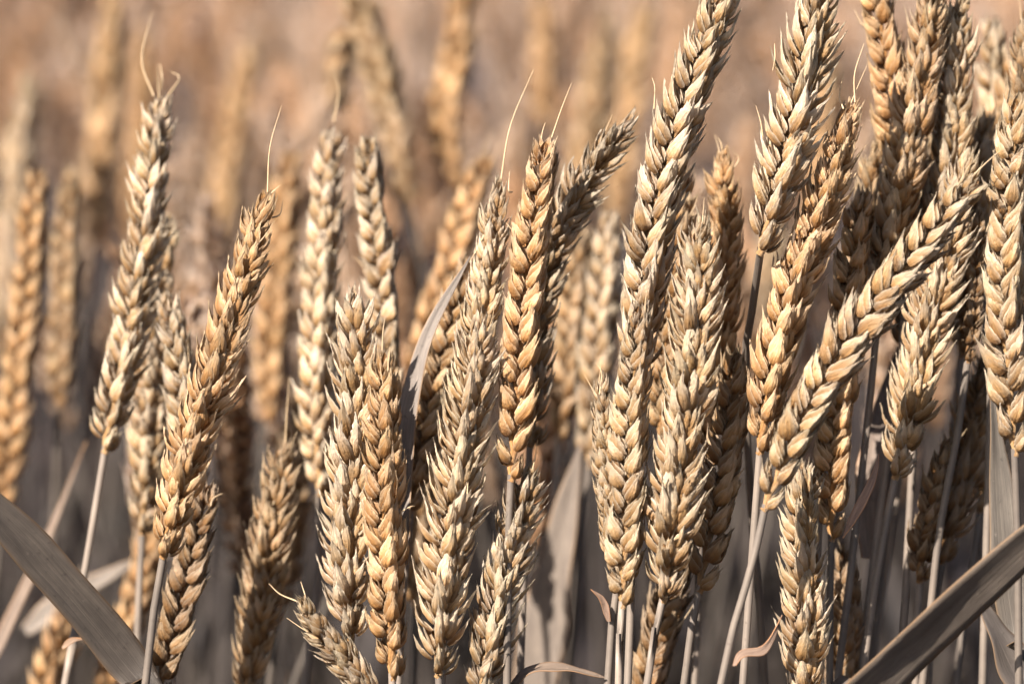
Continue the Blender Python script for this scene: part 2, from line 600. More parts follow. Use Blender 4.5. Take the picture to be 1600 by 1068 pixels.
def ear_layout(rng, curve_tip_to_base, phi, size=1.0, view_from=None, tilt0=14.0, spacing=3.85):
    """positions of the spikelets: list of (matrix 4x4, scale, is_tip)"""
    base_up = curve_tip_to_base[::-1]
    C, L = catmull(base_up, 80)
    T = np.gradient(C, axis=0)
    T /= np.linalg.norm(T, axis=1)[:, None]
    n = max(10, int(round(L / (spacing * MM * size))))
    out = []
    rach = []
    for i in range(n):
        s = (i + 0.3) / n
        k = min(79.999, s * 0.94 * 80)
        i0 = int(k)
        fr = k - i0
        P = C[i0] * (1 - fr) + C[i0 + 1] * fr
        t = unit(T[i0])
        V = unit((view_from if view_from is not None else P + np.array([0, -1, 0])) - P)
        B0 = unit(np.cross(t, V))
        N0 = unit(V - t * V.dot(t))
        ph = phi + rng.normal(0, 0.06) + 0.25 * (s - 0.5)
        B = math.cos(ph) * B0 + math.sin(ph) * N0
        side = 1 if i % 2 == 0 else -1
        tip = i == n - 1
        tl = R(rng.normal(tilt0, 3.0)) * (1.0 if s < 0.85 else 0.6)
        if tip:
            tl = 0.02
        Z = unit(t * math.cos(tl) + side * B * math.sin(tl) + rng.normal(0, 0.035, 3))
        Y = side * B - Z * (side * B).dot(Z)
        Y = unit(Y)
        if tip:
            Y = unit(np.cross(t, B))
        X = np.cross(Y, Z)
        sc = size * (0.62 + 0.42 * min(1, s / 0.16)) * (1.0 - 0.30 * max(0, (s - 0.55) / 0.45) ** 1.3) * rng.uniform(0.93, 1.07)
        pos = P + side * B * (0.7 * MM * size)
        M = np.eye(4)
        M[:3, 0], M[:3, 1], M[:3, 2], M[:3, 3] = X, Y, Z, pos
        out.append((M, sc, tip, i / n))
        rach.append(P + side * B * 0.45 * MM * size)
    return out, np.vstack([C[0][None], np.array(rach)]), C, T, L


def stem_curve(pts, root):
    """from the ear's foot down through pts to the ground"""
    P = [np.asarray(p, float) for p in pts]
    d = unit(P[-1] - P[-2])
    d[2] = min(d[2], -0.35)
    d = unit(d)
    last = P[-1]
    h = last[2]
    m1 = last + d * (h * 0.30)
    m2 = np.array([m1[0] * 0.55 + root[0] * 0.45, m1[1] * 0.55 + root[1] * 0.45, h * 0.36])
    if m1[2] < h * 0.45:
        m1 = None
    tail = ([m1] if m1 is not None else []) + [m2, np.array([root[0], root[1], -0.01])]
    C, L = catmull(P + tail, 70)
    return C, L


def stem_geo(C, r0=1.05, r1=1.75, nodes=(0.5, 0.8), sides=8):
    n = len(C)
    t = np.linspace(0, 1, n)
    r = (r0 + (r1 - r0) * np.clip(t * 1.6, 0, 1)) * MM
    for nd in nodes:
        r *= 1 + 0.55 * np.exp(-((t - nd) / 0.012) ** 2)
    g = Geo()
    v, f, uv = tube(C, r, sides)
    g.add(v, f, uv, 0.5)
    return g


def awn_geo(p0, p1, bend, r=0.26):
    p0, p1 = np.asarray(p0), np.asarray(p1)
    C, L = catmull([p0, (p0 + p1) / 2 + bend, p1], 12)
    g = Geo()
    v, f, uv = tube(C, np.linspace(r, r * 0.25, 13) * MM, 5)
    g.add(v, f, uv, 0.5)
    return g


TONES = {           # the whole ear's own cast, in 'dark' mostly painted-in shade: multiplied onto the straw
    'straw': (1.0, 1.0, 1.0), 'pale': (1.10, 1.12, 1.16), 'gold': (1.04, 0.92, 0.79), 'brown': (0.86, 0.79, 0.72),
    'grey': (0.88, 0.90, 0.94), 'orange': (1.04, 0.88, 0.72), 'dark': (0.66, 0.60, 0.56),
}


def stalk(label, ear, depth, phi, tone='straw', kind='mid', size=0.96, stem=(), stem_depth=None, leaves=(), awns=(), root=(0, 0),
          group=None, tilt=14.0, hairs=3, seed=None):
    """ear: photo pixels tip..base; depth: cm behind the front row, (tip, base) or one number; stem: more pixels below the ear;
    leaves: (pixels root..tip, width mm, depth cm (root, tip), face, twist, tint); awns: (pixel foot, pixel end)"""
    rng = np.random.default_rng(abs(hash_(label + str(ear))) % (2 ** 32) if seed is None else seed)
    dt, db = depth if isinstance(depth, tuple) else (depth, depth)
    m = len(ear)
    E = [px(x, y, dt + (db - dt) * i / (m - 1)) for i, (x, y) in enumerate(ear)]
    col = tuple(np.array(TONES[tone]) * rng.uniform(0.95, 1.05)) + (1.0,)
    lay, rach, C, T, L = ear_layout(rng, E, R(phi), size, CAM, tilt)
    foot = C[0]
    sd = db if stem_depth is None else stem_depth
    S = [foot + T[0] * 0.002]
    pts = [px(x, y, db + (sd - db) * (i + 1) / max(1, len(stem))) for i, (x, y) in enumerate(stem)]
    if not pts:
        pts = [foot - T[0] * 0.03]
    S += pts
    down = unit(S[-1] - S[-2])
    rootp = np.array([S[-1][0] + down[0] * 0.28 + root[0] / 100.0 + rng.normal(0, 0.015),
                      S[-1][1] + down[1] * 0.10 + root[1] / 100.0 + rng.normal(0, 0.015), 0.0])
    SC, SL = stem_curve(S, rootp)
    th = bpy.data.objects.new('wheat_stalk', None)
    COL.objects.link(th)
    th.empty_display_size = 0.02
    th.location = rootp
    th['label'] = label
    th['category'] = 'wheat'
    if group:
        th['group'] = group
    scol = tuple(np.array((1.0, 0.98, 0.97)) * rng.uniform(0.6, 1.15) * (0.4 if group == 'hazy ears behind the front row' else 1.0)) + (1.0,)  # hazy ears' stems darkened: shade of the low gaps put into their colour
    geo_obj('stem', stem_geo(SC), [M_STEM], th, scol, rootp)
    g = Geo()
    v, f, uv = tube(rach, np.linspace(1.15, 0.5, len(rach)) * MM, 6)
    g.add(v, f, np.stack([uv[:, 0], uv[:, 1] * 0.0 + 0.35], 1), 0.4)
    er = geo_obj('ear', g, [M_HUSK], th, col, rootp)
    fam = SPIKES[kind]
    oth = SPIKES['mid']
    for (M, sc, tip, s) in lay:
        me = fam[rng.integers(N_VAR)] if rng.uniform() < 0.8 else oth[rng.integers(N_VAR)]
        mw = Matrix(M.tolist())
        mw.translation = Vector(M[:3, 3] - rootp)
        flip = -1.0 if rng.uniform() < 0.5 else 1.0
        mw = mw @ Matrix.Diagonal((sc * rng.uniform(0.92, 1.08) * flip, sc * rng.uniform(0.92, 1.08), sc * rng.uniform(0.94, 1.06), 1))
        k = rng.uniform(0.92, 1.08)
        link('spikelet', me, er, mw, (col[0] * k, col[1] * k, col[2] * k * rng.uniform(0.96, 1.04), 1))
    for (a, b) in awns:
        pa, pb = px(a[0], a[1], dt), px(b[0], b[1], dt)
        g = awn_geo(pa - rootp, pb - rootp, rng.normal(0, 0.0012, 3))
        geo_obj('awn', g, [M_AWN], er, (1.05, 1.05, 1.05, 1))
    for _ in range(hairs):           # short bristles left on the upper spikelets
        M, sc, tip, s = lay[rng.integers(int(len(lay) * 0.45), len(lay))]
        z = M[:3, 2]
        p0 = M[:3, 3] + z * 0.0095 * sc + M[:3, 0] * rng.uniform(-0.002, 0.002)
        p1 = p0 + unit(z + rng.normal(0, 0.16, 3)) * rng.uniform(0.004, 0.013)
        g = awn_geo(p0 - rootp, p1 - rootp, rng.normal(0, 0.0005, 3), 0.2)
        geo_obj('awn', g, [M_AWN], er, (1.05, 1.05, 1.05, 1))
    for lf in leaves:
        pix, w, dd, face, twist, tint = lf[:6]
        kw = lf[6] if len(lf) > 6 else {}
        q = [px(x, y, dd[0] + (dd[1] - dd[0]) * i / (len(pix) - 1)) - rootp for i, (x, y) in enumerate(pix)]
        if kw.get('join', True):     # the blade starts at the stem below the frame
            i = int(np.argmin(np.linalg.norm(SC - rootp - q[0], axis=1)))
            j = i
            q = [SC[j] - rootp] + q
        g = leaf_geo(q, w * MM, face, twist=twist, rng=rng, tip=kw.get('tip', True), fold=kw.get('fold', 0.25))
        geo_obj('leaf', g, [M_LEAF], th, tint + (1.0,))
    return th


def hash_(s):
    h = 2166136261
    for c in s:
        h = ((h ^ ord(c)) * 16777619) & 0xffffffff
    return h

TOCAM = -FWD

# ------------------------------------------------------------------ the ears of the front row, one by one
GREY = (1.0, 1.0, 1.02)
W = 'straw'
# --- clump with the tall pale ear and its crossing grey blade
stalk('tall pale ear with one long upright awn, curving down to a thin bare grey stem',
      [(249, 142), (240, 260), (222, 400), (190, 570), (163, 708)], (7.0, 5.5), 35, 'pale', 'open', stem=[(140, 850), (112, 1010), (100, 1080)],
      awns=[((240, 150), (238, 18)), ((252, 140), (250, 100)), ((262, 150), (267, 112))],
      leaves=[([(98, 1012), (112, 1000), (133, 997)], 1.6, (3.4, 3.2), TOCAM, 0.6, (1.5, 1.2, 1.0), {'join': False})])
stalk('narrow straw ear hanging straight down just behind the tall pale ear with the awn',
      [(262, 330), (246, 450), (236, 600), (229, 740), (222, 835)], 8.5, 60, 'straw', 'mid', stem=[(216, 960), (212, 1080)],
      leaves=[([(190, 1260), (50, 1240), (-50, 1110), (0, 1000), (65, 860), (135, 690)], 5.0, (8.5, 15), TOCAM, 0.2, (1.2, 1.05, 0.95))])
stalk('short pale-tipped ear squeezed between the tall awned ear and the leaning golden ear',
      [(264, 468), (276, 540), (290, 640), (292, 760), (282, 860)], 5.0, 20, 'pale', 'mid', stem=[(270, 1000), (268, 1090)])
stalk('plump golden ear leaning over, dark down its shaded edge, on a glossy grey stem',
      [(412, 300), (385, 420), (338, 570), (288, 730), (254, 872)], (0.5, -0.5), 62, 'gold', 'mid', size=1.08, tilt=15.5,
      stem=[(240, 960), (226, 1080)], awns=[((418, 300), (440, 165)), ((424, 320), (437, 290)), ((425, 340), (442, 312))],
      leaves=[([(222, 1062), (100, 915), (0, 808), (-110, 720), (-330, 640)], 12.0, (1.4, -1.0), (0.45, -0.85, 0.15), 0.25, (0.28, 0.27, 0.265), {'tip': True})])
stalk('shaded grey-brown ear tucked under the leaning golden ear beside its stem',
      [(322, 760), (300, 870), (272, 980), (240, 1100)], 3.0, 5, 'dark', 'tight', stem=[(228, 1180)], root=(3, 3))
stalk('brown ear with ragged edge standing alone over the dark gap',
      [(446, 690), (428, 800), (408, 930), (382, 1100)], 6.0, 70, 'brown', 'open', stem=[(372, 1180)],
      awns=[((446, 690), (452, 590))])
# --- the pale cluster
stalk('tall soft pale ear behind the pale cluster, a thin straw thread beside it',
      [(516, 192), (508, 330), (499, 480), (494, 640), (500, 775)], (9.5, 8.0), 40, 'pale', 'mid', stem=[(497, 900), (478, 1060)],
      awns=[((530, 340), (547, 440)), ((521, 190), (520, 110))])
stalk('slim pale ear with two clear rows of grains, bending towards the pale cluster',
      [(569, 206), (580, 310), (592, 420), (602, 540), (612, 690)], 7.5, 8, 'pale', 'tight', stem=[(618, 800), (620, 950)], root=(2, 5))
stalk('broad cream-white ear with flared husks in the middle of the pale cluster',
      [(547, 452), (558, 580), (552, 720), (543, 870), (548, 1000)], 1.2, 75, 'pale', 'open', size=1.24, tilt=17.5, stem=[(552, 1090)])
stalk('upright golden ear with a ladder of round grains, pressed against the cream-white ear',
      [(597, 540), (601, 660), (600, 790), (606, 930), (613, 1062)], 0.0, 33, 'gold', 'tight', size=1.02, stem=[(616, 1150)],
      awns=[((625, 800), (648, 790))])
stalk('small ear toppled sideways with two reddish bristles at its tip',
      [(467, 938), (500, 985), (545, 1040), (590, 1110), (620, 1190)], (-0.5, 0.5), 55, 'straw', 'tight', size=0.8, stem=[(640, 1300)], root=(-16, 4),
      awns=[((462, 938), (420, 911)), ((476, 940), (470, 908))])
# --- the middle cluster
stalk('pale ear with a long slanting awn, standing behind the broad flared straw ear',
      [(778, 285), (764, 400), (748, 520), (728, 650), (706, 780)], 1.6, 60, 'straw', 'mid', stem=[(700, 900), (690, 1080)],
      awns=[((782, 285), (834, 108)), ((760, 360), (733, 410))])
stalk('broad flared straw ear with a bright sunlit flank and a deeply shaded one',
      [(752, 488), (736, 620), (712, 780), (694, 920), (684, 1058)], 0.0, 50, 'straw', 'open', size=1.1, tilt=15.5, stem=[(690, 1140)],
      awns=[((688, 690), (684, 640))])
stalk('darkened ear half hidden behind a grey folded leaf blade',
      [(738, 408), (712, 490), (686, 590), (662, 680), (640, 800)], 4.5, 20, 'brown', 'mid', stem=[(628, 950), (622, 1080)],
      leaves=[([(632, 860), (628, 740), (645, 610), (672, 515), (735, 400)], 8.0, (2.4, 2.2), (-0.5, -0.8, 0.2), 0.35, (1.0, 1.0, 1.02), {'tip': True})])
stalk('slender golden ear with two rows of plump grains and a loose grain at its foot',
      [(856, 212), (838, 320), (822, 450), (808, 600), (798, 752)], (0.8, 0.2), 10, 'gold', 'tight', size=1.02, stem=[(795, 830), (792, 1080)],
      awns=[((862, 215), (893, 130)), ((800, 300), (796, 268))])
stalk('grey weathered ear bent far over to one side with its tip crumpled',
      [(990, 178), (948, 238), (905, 300), (862, 380), (838, 480), (830, 600), (828, 700)], (2.0, 4.0), 60, 'grey', 'open', tilt=16.5, stem=[(820, 860), (812, 1080)])
stalk('grey-white tattered ear rising out of the dark gap beside the broad flared ear',
      [(832, 735), (806, 830), (776, 950), (748, 1100)], 0.4, 45, 'grey', 'open', stem=[(740, 1200)],
      leaves=[([(800, 1075), (828, 1049), (880, 1044), (945, 1058)], 5.0, (1.0, 1.0), (0.1, -0.25, 0.95), 0.2, (0.8, 0.7, 0.62), {'join': False})])
stalk('blurred brown ear behind the gap, beside a wide hazy grey blade',
      [(912, 365), (898, 470), (888, 590), (872, 690)], 15, 30, 'brown', 'mid', stem=[(860, 860), (850, 1080)])
stalk('blurred pale ear standing over a wide hazy grey blade',
      [(955, 330), (944, 450), (932, 590), (920, 730)], 14, 25, 'pale', 'mid', stem=[(905, 900), (890, 1080)],
      leaves=[([(838, 1120), (852, 1000), (876, 850), (908, 690)], 17.0, (14.5, 13.0), (-0.45, -0.8, 0.25), 0.1, (0.85, 0.82, 0.80))])
# --- the great central cluster
stalk('tallest ear of the dense bunch, tip arching over, bright cream along one edge',
      [(1146, -40), (1108, 60), (1062, 190), (1025, 330), (1004, 470), (992, 620)], (0.5, 0.8), 28, 'pale', 'mid', size=1.12, tilt=15,
      stem=[(992, 760), (985, 960)],
      awns=[((1022, 170), (1019, 122)), ((1106, 120), (1128, 85)), ((1065, 290), (1046, 352))])
stalk('ear with two neat rows of beaded grains on a pale straight stem',
      [(1004, 475), (990, 590), (981, 720), (975, 850), (972, 950)], -0.3, 18, 'straw', 'tight', size=1.0, stem=[(968, 1010), (966, 1090)])
stalk('narrow ear peeping out along the edge of the beaded ear in the dense middle bunch',
      [(940, 585), (944, 690), (953, 800), (968, 910)], 1.2, 70, 'straw', 'tight', size=0.72, stem=[(955, 990), (948, 1090)],
      awns=[((936, 620), (931, 565))],
      leaves=[([(952, 970), (942, 938), (923, 920)], 2.0, (1.0, 0.6), TOCAM, 0.8, (1.5, 1.2, 1.05), {'join': False})])
stalk('wide straw ear with fanned husks filling the heart of the dense middle bunch',
      [(1092, 330), (1090, 460), (1075, 610), (1052, 780), (1036, 940)], -0.5, 66, 'straw', 'open', size=1.12, tilt=15.5, stem=[(1020, 1010), (1008, 1090)])
stalk('amber ear with a spiky upright tip rising behind the dense middle bunch',
      [(1126, 228), (1132, 340), (1128, 460), (1116, 590), (1104, 720)], 4.2, 65, 'orange', 'mid', stem=[(1092, 880), (1085, 1080)],
      awns=[((1128, 232), (1122, 215)), ((1140, 270), (1143, 235))])
stalk('dim ear hidden in shade between the tallest ear and the wide fanned ear',
      [(1060, 250), (1056, 400), (1040, 540), (1032, 690)], 4.2, 30, 'brown', 'mid', stem=[(1030, 860), (1030, 1080)])
stalk('shadowed ear of big loose grains on the dark flank of the dense middle bunch',
      [(1150, 556), (1138, 660), (1118, 780), (1092, 925)], (2.0, 1.4), 14, 'brown', 'tight', size=1.08, stem=[(1078, 1000), (1066, 1090)])
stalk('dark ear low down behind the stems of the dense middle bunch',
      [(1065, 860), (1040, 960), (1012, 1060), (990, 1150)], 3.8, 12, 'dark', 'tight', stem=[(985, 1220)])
# --- the bright ear over the gap, and the crossing ears
stalk('bright cream ear held high above a bare kinked stem, its husks spread like feathers',
      [(1288, -45), (1262, 90), (1232, 230), (1186, 398)], 0.0, 40, 'pale', 'open', size=1.12, tilt=15.5, stem=[(1176, 480), (1164, 570), (1172, 760), (1196, 1080)], stem_depth=6.0,
      awns=[((1192, 215), (1181, 165)), ((1208, 110), (1210, 68))])
stalk('straw ear with two fine awns, sloping down behind the long slanting ear',
      [(1332, 158), (1290, 310), (1240, 450), (1206, 580), (1186, 710)], 0.3, 38, 'gold', 'mid', size=1.08, stem=[(1178, 830), (1160, 1080)],
      awns=[((1336, 160), (1350, 68)), ((1318, 170), (1319, 112)), ((1310, 230), (1300, 260))])
stalk('long slanting beaded ear crossing in front of the others, on a forked stem',
      [(1532, 268), (1450, 372), (1368, 478), (1272, 620), (1192, 798)], (-1.2, -1.6), 14, 'straw', 'tight', size=1.06, tilt=15,
      stem=[(1176, 880), (1146, 980), (1122, 1090)],
      leaves=[([(1148, 1040), (1160, 1022), (1196, 1012), (1222, 960)], 2.6, (-1.8, -1.2), (0.2, -0.9, 0.3), 1.2, (1.1, 0.88, 0.76), {'join': False})])
stalk('golden ear with a shaded flank and plump lower grains, under the long slanting ear',
      [(1345, 290), (1330, 430), (1315, 570), (1302, 710), (1298, 845)], 2.6, 16, 'gold', 'tight', size=1.04, stem=[(1297, 940), (1296, 1090)],
      leaves=[([(1325, 1100), (1420, 1015), (1520, 925), (1610, 842), (1740, 730), (1960, 610)], 16.0, (-2.4, -3.4), (0.45, -0.85, -0.25), 0.15, (0.60, 0.575, 0.55), {'tip': True, 'fold': 0.12}),
              ([(1318, 840), (1345, 790), (1366, 742), (1373, 708)], 3.2, (0.8, 0.4), (-0.6, -0.7, 0), 0.8, (1.25, 1.0, 0.92), {'join': False})])
stalk('pale scaly ear standing low against the dark, directly beneath the golden ear with plump grains',
      [(1252, 722), (1254, 830), (1256, 960), (1258, 1120)], 0.6, 52, 'straw', 'mid', size=1.02, stem=[(1260, 1200)])
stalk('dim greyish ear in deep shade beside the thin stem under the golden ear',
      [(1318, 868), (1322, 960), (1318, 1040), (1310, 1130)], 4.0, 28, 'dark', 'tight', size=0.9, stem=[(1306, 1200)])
stalk('spare ear behind the straw ear with two fine awns, mostly hidden',
      [(1365, 225), (1352, 360), (1328, 500), (1290, 640)], 4.5, 70, 'brown', 'mid', stem=[(1280, 800), (1270, 1080)])
# --- thicket at the edge
stalk('beaded ear reaching above the thicket, two rows of brown grains with pale husk rims',
      [(1362, -70), (1376, 40), (1392, 150), (1410, 290), (1416, 420)], 4.4, 12, 'orange', 'tight', size=1.05, stem=[(1408, 560), (1380, 760), (1350, 1000)],
      leaves=[([(1362, 860), (1362, 740), (1380, 640), (1402, 540)], 9.0, (4.6, 6.5), TOCAM, 0.1, (1.1, 1.0, 0.95))])
stalk('dark brown ear reaching high through the thicket next to the beaded ear',
      [(1464, -60), (1444, 80), (1420, 220), (1396, 340), (1372, 470)], 3.2, 55, 'brown', 'mid', size=1.05, stem=[(1362, 600), (1340, 800)])
stalk('straw ear with a stiff bristle reaching high through the thicket',
      [(1500, -20), (1492, 110), (1486, 240), (1466, 370), (1440, 490)], 4.0, 62, 'straw', 'mid', size=1.05, stem=[(1430, 640), (1416, 900)],
      awns=[((1520, 130), (1524, 28))])
stalk('ear with spread husks like a shaving brush at its foot, on a dark leaning stem',
      [(1512, 240), (1486, 370), (1450, 510), (1424, 630), (1398, 748)], 2.4, 66, 'straw', 'open', size=1.06, tilt=16.5,
      stem=[(1382, 830), (1362, 950), (1344, 1090)])
stalk('coarse grained ear ending in a hooked husk above a dry upright blade',
      [(1592, 150), (1578, 300), (1570, 430), (1574, 570), (1586, 712)], -0.6, 14, 'straw', 'tight', size=1.15, stem=[(1590, 850), (1592, 1090)],
      leaves=[([(1590, 1000), (1572, 860), (1562, 740), (1548, 590)], 9.5, (0.8, 1.6), TOCAM, 0.25, (0.45, 0.45, 0.44)),
              ([(1640, 1130), (1596, 1060), (1558, 990), (1528, 930)], 12.0, (0.6, 0.2), (0.3, -0.8, 0.3), 0.2, (0.5, 0.5, 0.52), {'join': False})])
stalk('shrivelled brown ear hanging thin and broken above a dark slanting stem',
      [(1530, 330), (1524, 410), (1518, 490), (1512, 566)], 2.8, 70, 'dark', 'tight', size=0.62, stem=[(1496, 680), (1468, 830), (1440, 1080)])
stalk('ashen ear in shade behind the dark slanting stem and the dry upright blade',
      [(1545, 560), (1522, 660), (1496, 770), (1470, 880)], 5.0, 40, 'dark', 'open', stem=[(1456, 980), (1450, 1090)])
stalk('small withered ear with bare lower joints, in the dark beside the slanting stem',
      [(1482, 690), (1462, 770), (1442, 850), (1436, 910)], 3.6, 45, 'dark', 'tight', size=0.75, stem=[(1432, 990), (1430, 1090)])
stalk('ear at the border with its bracts raised, behind the coarse grained ear',
      [(1605, 20), (1600, 150), (1590, 280), (1560, 420)], 3.5, 60, 'brown', 'mid', stem=[(1550, 560), (1540, 900)])
stalk('soft ear bending inward over the thicket, slightly hazy, in front of the far field',
      [(1548, 30), (1556, 130), (1566, 240), (1560, 380)], 10.0, 30, 'straw', 'mid', stem=[(1550, 600), (1540, 1000)])
stalk('hazy brown ear bowing across the soft ear above the thicket',
      [(1610, 60), (1586, 130), (1560, 210), (1545, 330)], 9.0, 50, 'brown', 'mid', stem=[(1540, 500), (1535, 1000)])
for k, (e, d, ph, tn) in enumerate([
        ([(1420, 180), (1430, 300), (1425, 430), (1412, 560)], 6.0, 40, 'brown'),
        ([(1535, 180), (1530, 300), (1512, 430), (1500, 560)], 6.5, 25, 'straw'),
        ([(1470, 210), (1462, 330), (1446, 440), (1430, 560)], 7.5, 15, 'brown'),
        ([(1595, 420), (1560, 560), (1545, 690), (1530, 800)], 7.0, 55, 'brown')]):
    stalk('dense-set brownish ear deep inside the thicket, mostly covered by the ears before it', e, d, ph, tn, 'mid', group='ears inside the thicket')

# ------------------------------------------------------------------ ears out of focus behind the front row
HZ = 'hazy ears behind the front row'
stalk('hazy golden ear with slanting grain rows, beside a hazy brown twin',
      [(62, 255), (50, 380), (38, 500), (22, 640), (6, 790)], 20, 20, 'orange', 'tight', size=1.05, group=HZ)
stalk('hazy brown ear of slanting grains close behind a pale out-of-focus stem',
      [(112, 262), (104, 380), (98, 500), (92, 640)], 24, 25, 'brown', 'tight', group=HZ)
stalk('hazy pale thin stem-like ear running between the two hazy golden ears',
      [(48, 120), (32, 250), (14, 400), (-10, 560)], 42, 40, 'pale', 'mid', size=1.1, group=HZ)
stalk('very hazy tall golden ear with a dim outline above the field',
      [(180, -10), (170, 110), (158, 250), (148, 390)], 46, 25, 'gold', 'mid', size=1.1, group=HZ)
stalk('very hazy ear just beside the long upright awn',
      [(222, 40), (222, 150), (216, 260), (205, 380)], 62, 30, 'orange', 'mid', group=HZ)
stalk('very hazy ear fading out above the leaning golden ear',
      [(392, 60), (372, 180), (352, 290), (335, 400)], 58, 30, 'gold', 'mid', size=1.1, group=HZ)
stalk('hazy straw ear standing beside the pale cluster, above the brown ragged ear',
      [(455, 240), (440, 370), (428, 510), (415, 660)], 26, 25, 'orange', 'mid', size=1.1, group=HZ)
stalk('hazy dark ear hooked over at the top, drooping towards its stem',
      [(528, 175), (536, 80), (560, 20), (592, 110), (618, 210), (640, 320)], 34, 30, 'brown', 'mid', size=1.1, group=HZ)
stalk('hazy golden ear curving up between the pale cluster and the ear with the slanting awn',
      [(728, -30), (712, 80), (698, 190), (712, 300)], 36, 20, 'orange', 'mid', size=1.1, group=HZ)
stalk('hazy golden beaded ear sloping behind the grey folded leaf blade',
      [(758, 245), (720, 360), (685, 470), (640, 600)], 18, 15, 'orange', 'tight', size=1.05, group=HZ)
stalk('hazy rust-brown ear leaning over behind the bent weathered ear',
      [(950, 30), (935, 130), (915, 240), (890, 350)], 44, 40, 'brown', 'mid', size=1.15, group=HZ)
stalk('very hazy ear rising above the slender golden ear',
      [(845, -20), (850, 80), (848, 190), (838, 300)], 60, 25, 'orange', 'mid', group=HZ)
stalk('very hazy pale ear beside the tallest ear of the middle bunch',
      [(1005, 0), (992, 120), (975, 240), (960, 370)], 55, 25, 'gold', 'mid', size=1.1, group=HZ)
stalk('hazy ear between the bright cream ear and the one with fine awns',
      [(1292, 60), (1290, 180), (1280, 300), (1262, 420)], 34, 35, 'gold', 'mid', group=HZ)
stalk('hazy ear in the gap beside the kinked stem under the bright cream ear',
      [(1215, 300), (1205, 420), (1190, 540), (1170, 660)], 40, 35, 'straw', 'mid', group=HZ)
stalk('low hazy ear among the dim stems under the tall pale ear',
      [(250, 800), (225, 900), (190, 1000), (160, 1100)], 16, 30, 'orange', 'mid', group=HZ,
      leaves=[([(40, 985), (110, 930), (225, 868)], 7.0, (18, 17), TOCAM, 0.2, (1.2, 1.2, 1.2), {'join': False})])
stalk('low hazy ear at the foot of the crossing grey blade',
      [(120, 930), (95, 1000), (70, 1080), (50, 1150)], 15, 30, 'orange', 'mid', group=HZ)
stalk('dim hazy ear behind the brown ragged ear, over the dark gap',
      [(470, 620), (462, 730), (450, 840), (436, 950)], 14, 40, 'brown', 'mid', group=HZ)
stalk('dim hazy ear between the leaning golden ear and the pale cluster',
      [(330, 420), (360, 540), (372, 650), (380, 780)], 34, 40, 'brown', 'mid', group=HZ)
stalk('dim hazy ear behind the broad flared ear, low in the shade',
      [(672, 640), (662, 740), (654, 840), (650, 960)], 12, 40, 'brown', 'mid', group=HZ)

